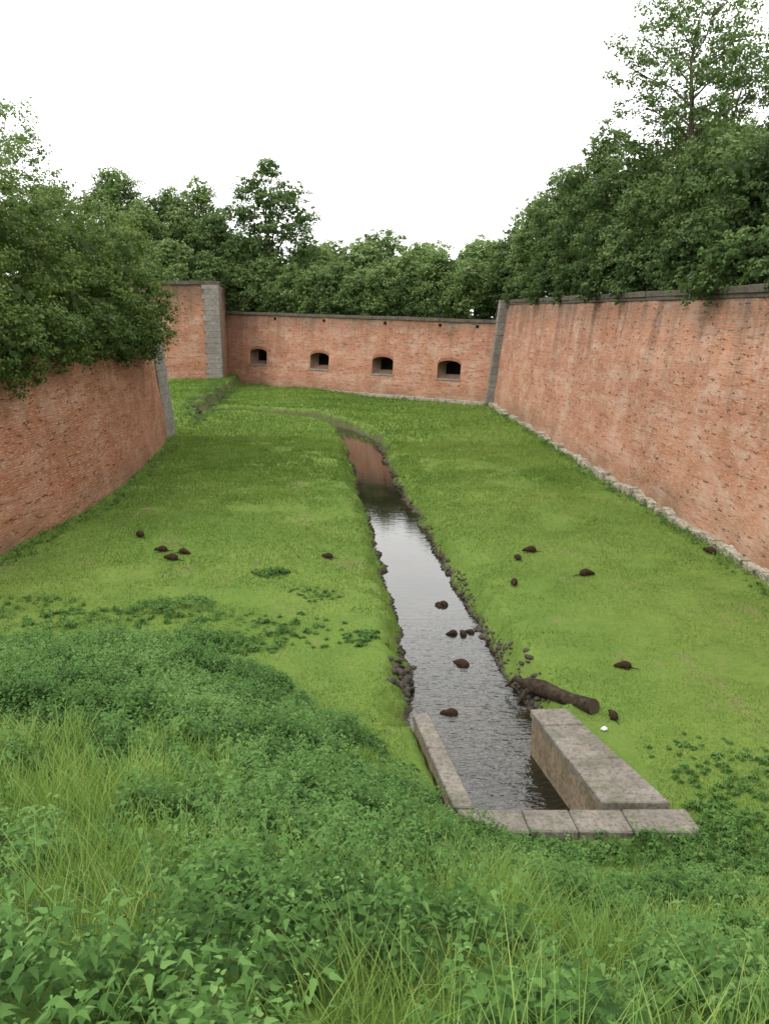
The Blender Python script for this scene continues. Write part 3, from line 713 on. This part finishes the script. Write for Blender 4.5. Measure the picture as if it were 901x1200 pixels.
# ------------------------------------------------------------------ gravel
ico=bmesh.new(); bmesh.ops.create_icosphere(ico,subdivisions=1,radius=1); ico.verts.ensure_lookup_table()
IV=np.array([v.co[:] for v in ico.verts]); IF=np.array([[v.index for v in f.verts] for f in ico.faces]); ico.free()
sx_=[];sy_=[];sr_=[]
for j in range(8000):
    yy=15+40*random.random()**1.35
    rt=random.random()<.64
    cl=float(fbm(yy*.9,(3. if rt else 11.),1,3,4))
    if random.random()>(cl-.27)*2.6: continue
    if rt: xx=float(np.interp(yy,SRy,SRx))+random.uniform(-.35,.05+.36*cl*(1 if yy<26 else .5))
    else: xx=float(np.interp(yy,SLy,SLx))-random.uniform(-.28,.08+.15*cl)
    sx_.append(xx);sy_.append(yy);sr_.append(random.uniform(.012,.042)*(2.0 if random.random()<.07 else 1)*(1+yy/90))
for j in range(110):
    sx_.append(.5+random.gauss(0,.16));sy_.append(17.5+random.gauss(0,.4));sr_.append(random.uniform(.04,.13))
for j in range(120):
    sx_.append(3.2+random.gauss(0,.17));sy_.append(16.9+random.gauss(0,.5));sr_.append(random.uniform(.03,.11))
for j in range(40):
    yy=random.uniform(58,74); sx_.append(-13.5-.06*(yy-58)+random.gauss(0,.35));sy_.append(yy);sr_.append(random.uniform(.1,.26))
sx_=np.array(sx_);sy_=np.array(sy_);sr_=np.array(sr_)
n=len(sx_); z=g(sx_,sy_)+sr_*.15
S=rng.uniform(.65,1.3,(n,3))*sr_[:,None]; S[:,2]*=.65
jit=1+rng.normal(0,.13,(n,len(IV),1))
V=(IV[None]*jit*S[:,None,:]); a=rng.random(n)*6.28
Vx=V[:,:,0]*np.cos(a)[:,None]-V[:,:,1]*np.sin(a)[:,None]+sx_[:,None]; Vy=V[:,:,0]*np.sin(a)[:,None]+V[:,:,1]*np.cos(a)[:,None]+sy_[:,None]
V=np.stack([Vx,Vy,V[:,:,2]+z[:,None]],2).reshape(-1,3)
F=(np.arange(n)[:,None,None]*len(IV)+IF[None]).reshape(-1,3)
tag(mk('gravel',V,F,M['rock']),'dark wet stones lining the stream','gravel','stuff')

# ------------------------------------------------------------------ coypus: lofted parts fused into one skin by voxel remesh
def loft(bm,rings,seg=12):
    prev=None
    first=None
    for (p,rx,rz,dirv) in rings:
        d=Vector(dirv).normalized(); u=d.cross(Vector((0,0,1)) if abs(d.z)<.9 else Vector((1,0,0))).normalized(); v=u.cross(d)
        ring=[bm.verts.new(Vector(p)+u*math.cos(2*math.pi*s/seg)*rx+v*math.sin(2*math.pi*s/seg)*rz) for s in range(seg)]
        if prev:
            for s in range(seg): bm.faces.new([prev[s],prev[(s+1)%seg],ring[(s+1)%seg],ring[s]])
        else: first=ring
        prev=ring
    bm.faces.new(first[::-1]); bm.faces.new(prev)
def coypu_mesh(name,head=0.0,arch_=1.0):
    bm=bmesh.new(); Yv=(0,1,0)
    hz=head
    loft(bm,[((0,-.3,.09),.02,.02,Yv),((0,-.285,.1),.075,.07,Yv),((0,-.24,.115),.115,.105,Yv),((0,-.15,.13*arch_),.14,.13,Yv),((0,-.04,.14*arch_),.142,.137,Yv),((0,.06,.128*arch_),.122,.12,Yv),
             ((0,.14,.12+hz*.3),.09,.09,Yv),((0,.2,.115+hz*.6),.078,.08,Yv),((0,.26,.105+hz),.07,.07,Yv),((0,.31,.095+hz),.055,.053,Yv),((0,.345,.085+hz),.04,.038,Yv),((0,.36,.08+hz),.018,.018,Yv)],14)
    loft(bm,[((0,-.26,.07),.035,.035,(0,-1,-.2)),((0,-.36,.035),.022,.022,(0,-1,-.2)),((0,-.5,.022),.015,.015,(0,-1,0)),((.03,-.63,.02),.009,.009,(0.2,-1,0))],8)
    for sx in (1,-1):
        loft(bm,[((sx*.085,-.17,.14),.05,.06,(0,0,-1)),((sx*.115,-.14,.08),.045,.06,(0,0,-1)),((sx*.12,-.17,.03),.025,.03,(0,0,-1)),((sx*.12,-.17,.008),.025,.03,(0,0,-1))],8)
        loft(bm,[((sx*.12,-.19,.016),.022,.014,Yv),((sx*.125,-.06,.014),.028,.012,Yv)],8)
        loft(bm,[((sx*.06,.1,.11),.035,.04,(0,0,-1)),((sx*.075,.12,.05),.022,.025,(0,0,-1)),((sx*.078,.14,.008),.02,.028,(0,0,-1))],8)
        loft(bm,[((sx*.045,.215,.165+hz*.7),.018,.01,(sx*.3,0,1)),((sx*.055,.21,.2+hz*.7),.016,.008,(sx*.3,0,1))],8)
    me=bpy.data.meshes.new(name); bm.to_mesh(me); bm.free()
    o=bpy.data.objects.new(name,me); col.objects.link(o)
    r=o.modifiers.new('r','REMESH'); r.mode='VOXEL'; r.voxel_size=.011; r.use_smooth_shade=True
    s=o.modifiers.new('s','SMOOTH'); s.iterations=3; s.factor=.5
    tx=bpy.data.textures.new('furtex','CLOUDS'); tx.noise_scale=.035
    dm=o.modifiers.new('d','DISPLACE'); dm.texture=tx; dm.strength=.02; dm.mid_level=.5
    ev=o.evaluated_get(bpy.context.evaluated_depsgraph_get()); nm=bpy.data.meshes.new_from_object(ev)
    bpy.data.objects.remove(o); nm.materials.clear(); nm.materials.append(M['fur'])
    nm.polygons.foreach_set('use_smooth',np.ones(len(nm.polygons),dtype=bool))
    return nm
NM=[coypu_mesh('coypu',-.03,1.0),coypu_mesh('coypu',.03,1.12),coypu_mesh('coypu',.0,1.05)]
cnt=0
def put(x,y,z,a,lab,s=1.0,pitch=0):
    global cnt
    o=bpy.data.objects.new('coypu',NM[cnt%3]); cnt+=1; col.objects.link(o); o.location=(x,y,z); o.rotation_euler=(math.radians(pitch),0,math.radians(a)); o.scale=(s,s,s*1.1)
    tag(o,lab,'coypu',group='coypus around the stream')
nut=[(-8.5,27.16,40,'dark brown coypu grazing on the lawn',.72),(-7.36,25.66,100,'dark brown coypu sitting in a loose cluster',.66),(-6.77,24.66,75,'dark brown coypu crouching in a loose cluster',.76),(-6.53,25.4,-110,'dark brown coypu sitting in a loose cluster',.66),
     (-1.86,25.4,80,'lone brown coypu on open lawn',.6),(4.91,26.35,95,'dark coypu grazing across the stream',.74),(6.27,23.97,-80,'dark coypu grazing across the stream',.76),(3.87,23.0,170,'dark coypu near the gravel edge',.64),(4.39,25.66,20,'dark coypu near the gravel edge',.6),
     (5.47,17.19,75,'large dark coypu grazing alone on grass',.6),(4.62,14.95,10,'brown coypu beside the log end',.52),(10.95,26.2,30,'brown coypu at the foot of the wall',.75),(.3,17.9,-60,'dark coypu among stones at the water edge',.6)]
for x,y,a,lab,s in nut: put(x,y,float(g(x,y))+.01,a,lab,s)
for x,y,a,lab,dz,s in [(1.74,23.08,80,'coypu swimming in the stream',-.05,.6),(1.62,22.95,60,'coypu swimming in the stream',-.05,.4),(1.85,20.83,100,'wet coypu in shallow water beside another',-.03,.5),(2.15,20.8,20,'wet coypu in shallow water beside another',-.03,.5),(2.36,20.95,60,'wet coypu in shallow water beside another',-.04,.45),
                     (1.92,18.9,50,'dark wet coypu swimming low',-.1,.8),(1.44,16.3,85,'brown coypu swimming near the sluice',-.07,.62)]:
    put(x,y,-.65+dz,a,lab,s)

# ------------------------------------------------------------------ log + litter
lg=empty('log',(3.9,15.8,0)); tag(lg,'dark fallen log with a sawn end on the stream bank','log')
a_=np.array([3.2,16.9,float(g(3.5,16.9))+.06]); b_=np.array([4.3,15.15,float(g(4.3,15.15))+.13])
P3=[tuple(a_*(1-t)+b_*t+np.array([.02*math.sin(t*5),0,.02*math.sin(t*7)])) for t in np.linspace(0,1,9)]
rad=[.13,.19,.18,.165,.16,.155,.16,.165,.165]
V,F=tubes([(P3,rad),([P3[1],(3.1,16.55,-.3),(2.95,16.4,-.5)],[.1,.06,.02]),([P3[1],(3.0,17.2,-.25),(2.8,17.3,-.5)],[.1,.06,.02])],14)
V=np.array(V); V=V+((np.stack([fbm(V[:,0]+V[:,2],V[:,1],6,2,3+q) for q in range(3)],1)-.5)*.06)
mk('log_bark',V,F,M['logbark'],lg,smooth=True)
e0=np.array(P3[-1]); dv=e0-np.array(P3[-2]); dv/=np.linalg.norm(dv)
ring=V[8*14:9*14]; cen=ring.mean(0)
mk('cut_end',[tuple(q+dv*.003) for q in ring]+[tuple(cen+dv*.01)],np.array([[j,(j+1)%14,14] for j in range(14)]),M['cut'],lg)
for c in lg.children: c.location=-Vector(lg.location)
V=IV*np.array([.08,.055,.04])*(1+rng.normal(0,.2,(len(IV),1)))+np.array([4.32,14.45,float(g(4.32,14.45))+.04])
tag(mk('paper_litter',V,IF,M['paper']),'crumpled white paper lying on the grass','litter')

# ------------------------------------------------------------------ world, sun, camera
w=bpy.data.worlds.new('World'); scene.world=w; w.use_nodes=True
nt=w.node_tree; bg=nt.nodes['Background']
sky=nt.nodes.new('ShaderNodeTexSky'); sky.sky_type='NISHITA'; sky.sun_disc=False
sky.sun_elevation=math.radians(50); sky.sun_rotation=math.radians(235); sky.dust_density=5; sky.air_density=1
tc=nt.nodes.new('ShaderNodeTexCoord'); no=nt.nodes.new('ShaderNodeTexNoise'); no.inputs['Scale'].default_value=1.6; no.inputs['Detail'].default_value=5
nt.links.new(tc.outputs['Generated'],no.inputs['Vector'])
rp=nt.nodes.new('ShaderNodeValToRGB'); nt.links.new(no.outputs['Fac'],rp.inputs[0])
rp.color_ramp.elements[0].position=.3; rp.color_ramp.elements[0].color=(.87,.875,.88,1); rp.color_ramp.elements[1].position=.7; rp.color_ramp.elements[1].color=(1,1,.985,1)
sc_=nt.nodes.new('ShaderNodeVectorMath'); sc_.operation='SCALE'; sc_.inputs['Scale'].default_value=17.5; nt.links.new(rp.outputs[0],sc_.inputs[0])
mx=nt.nodes.new('ShaderNodeMix'); mx.data_type='RGBA'; mx.inputs[0].default_value=.94
nt.links.new(sky.outputs[0],mx.inputs[6]); nt.links.new(sc_.outputs[0],mx.inputs[7]); nt.links.new(mx.outputs[2],bg.inputs[0]); bg.inputs[1].default_value=.15
sd=bpy.data.lights.new('sun','SUN'); sd.energy=1.45; sd.angle=math.radians(14); sd.color=(1,.95,.88)
so=bpy.data.objects.new('sun',sd); col.objects.link(so); so.rotation_euler=Vector((.6,.42,-.87)).to_track_quat('-Z','Y').to_euler()
cam=bpy.data.cameras.new('camera'); co=bpy.data.objects.new('camera',cam); col.objects.link(co)
co.location=(0,0,8); co.rotation_euler=(math.radians(76),0,0)
cam.sensor_fit='VERTICAL'; cam.sensor_height=36; cam.lens=28.5; cam.clip_start=.05; cam.clip_end=3000
scene.camera=co
scene.view_settings.view_transform='Standard'; scene.view_settings.look='None'; scene.view_settings.exposure=0
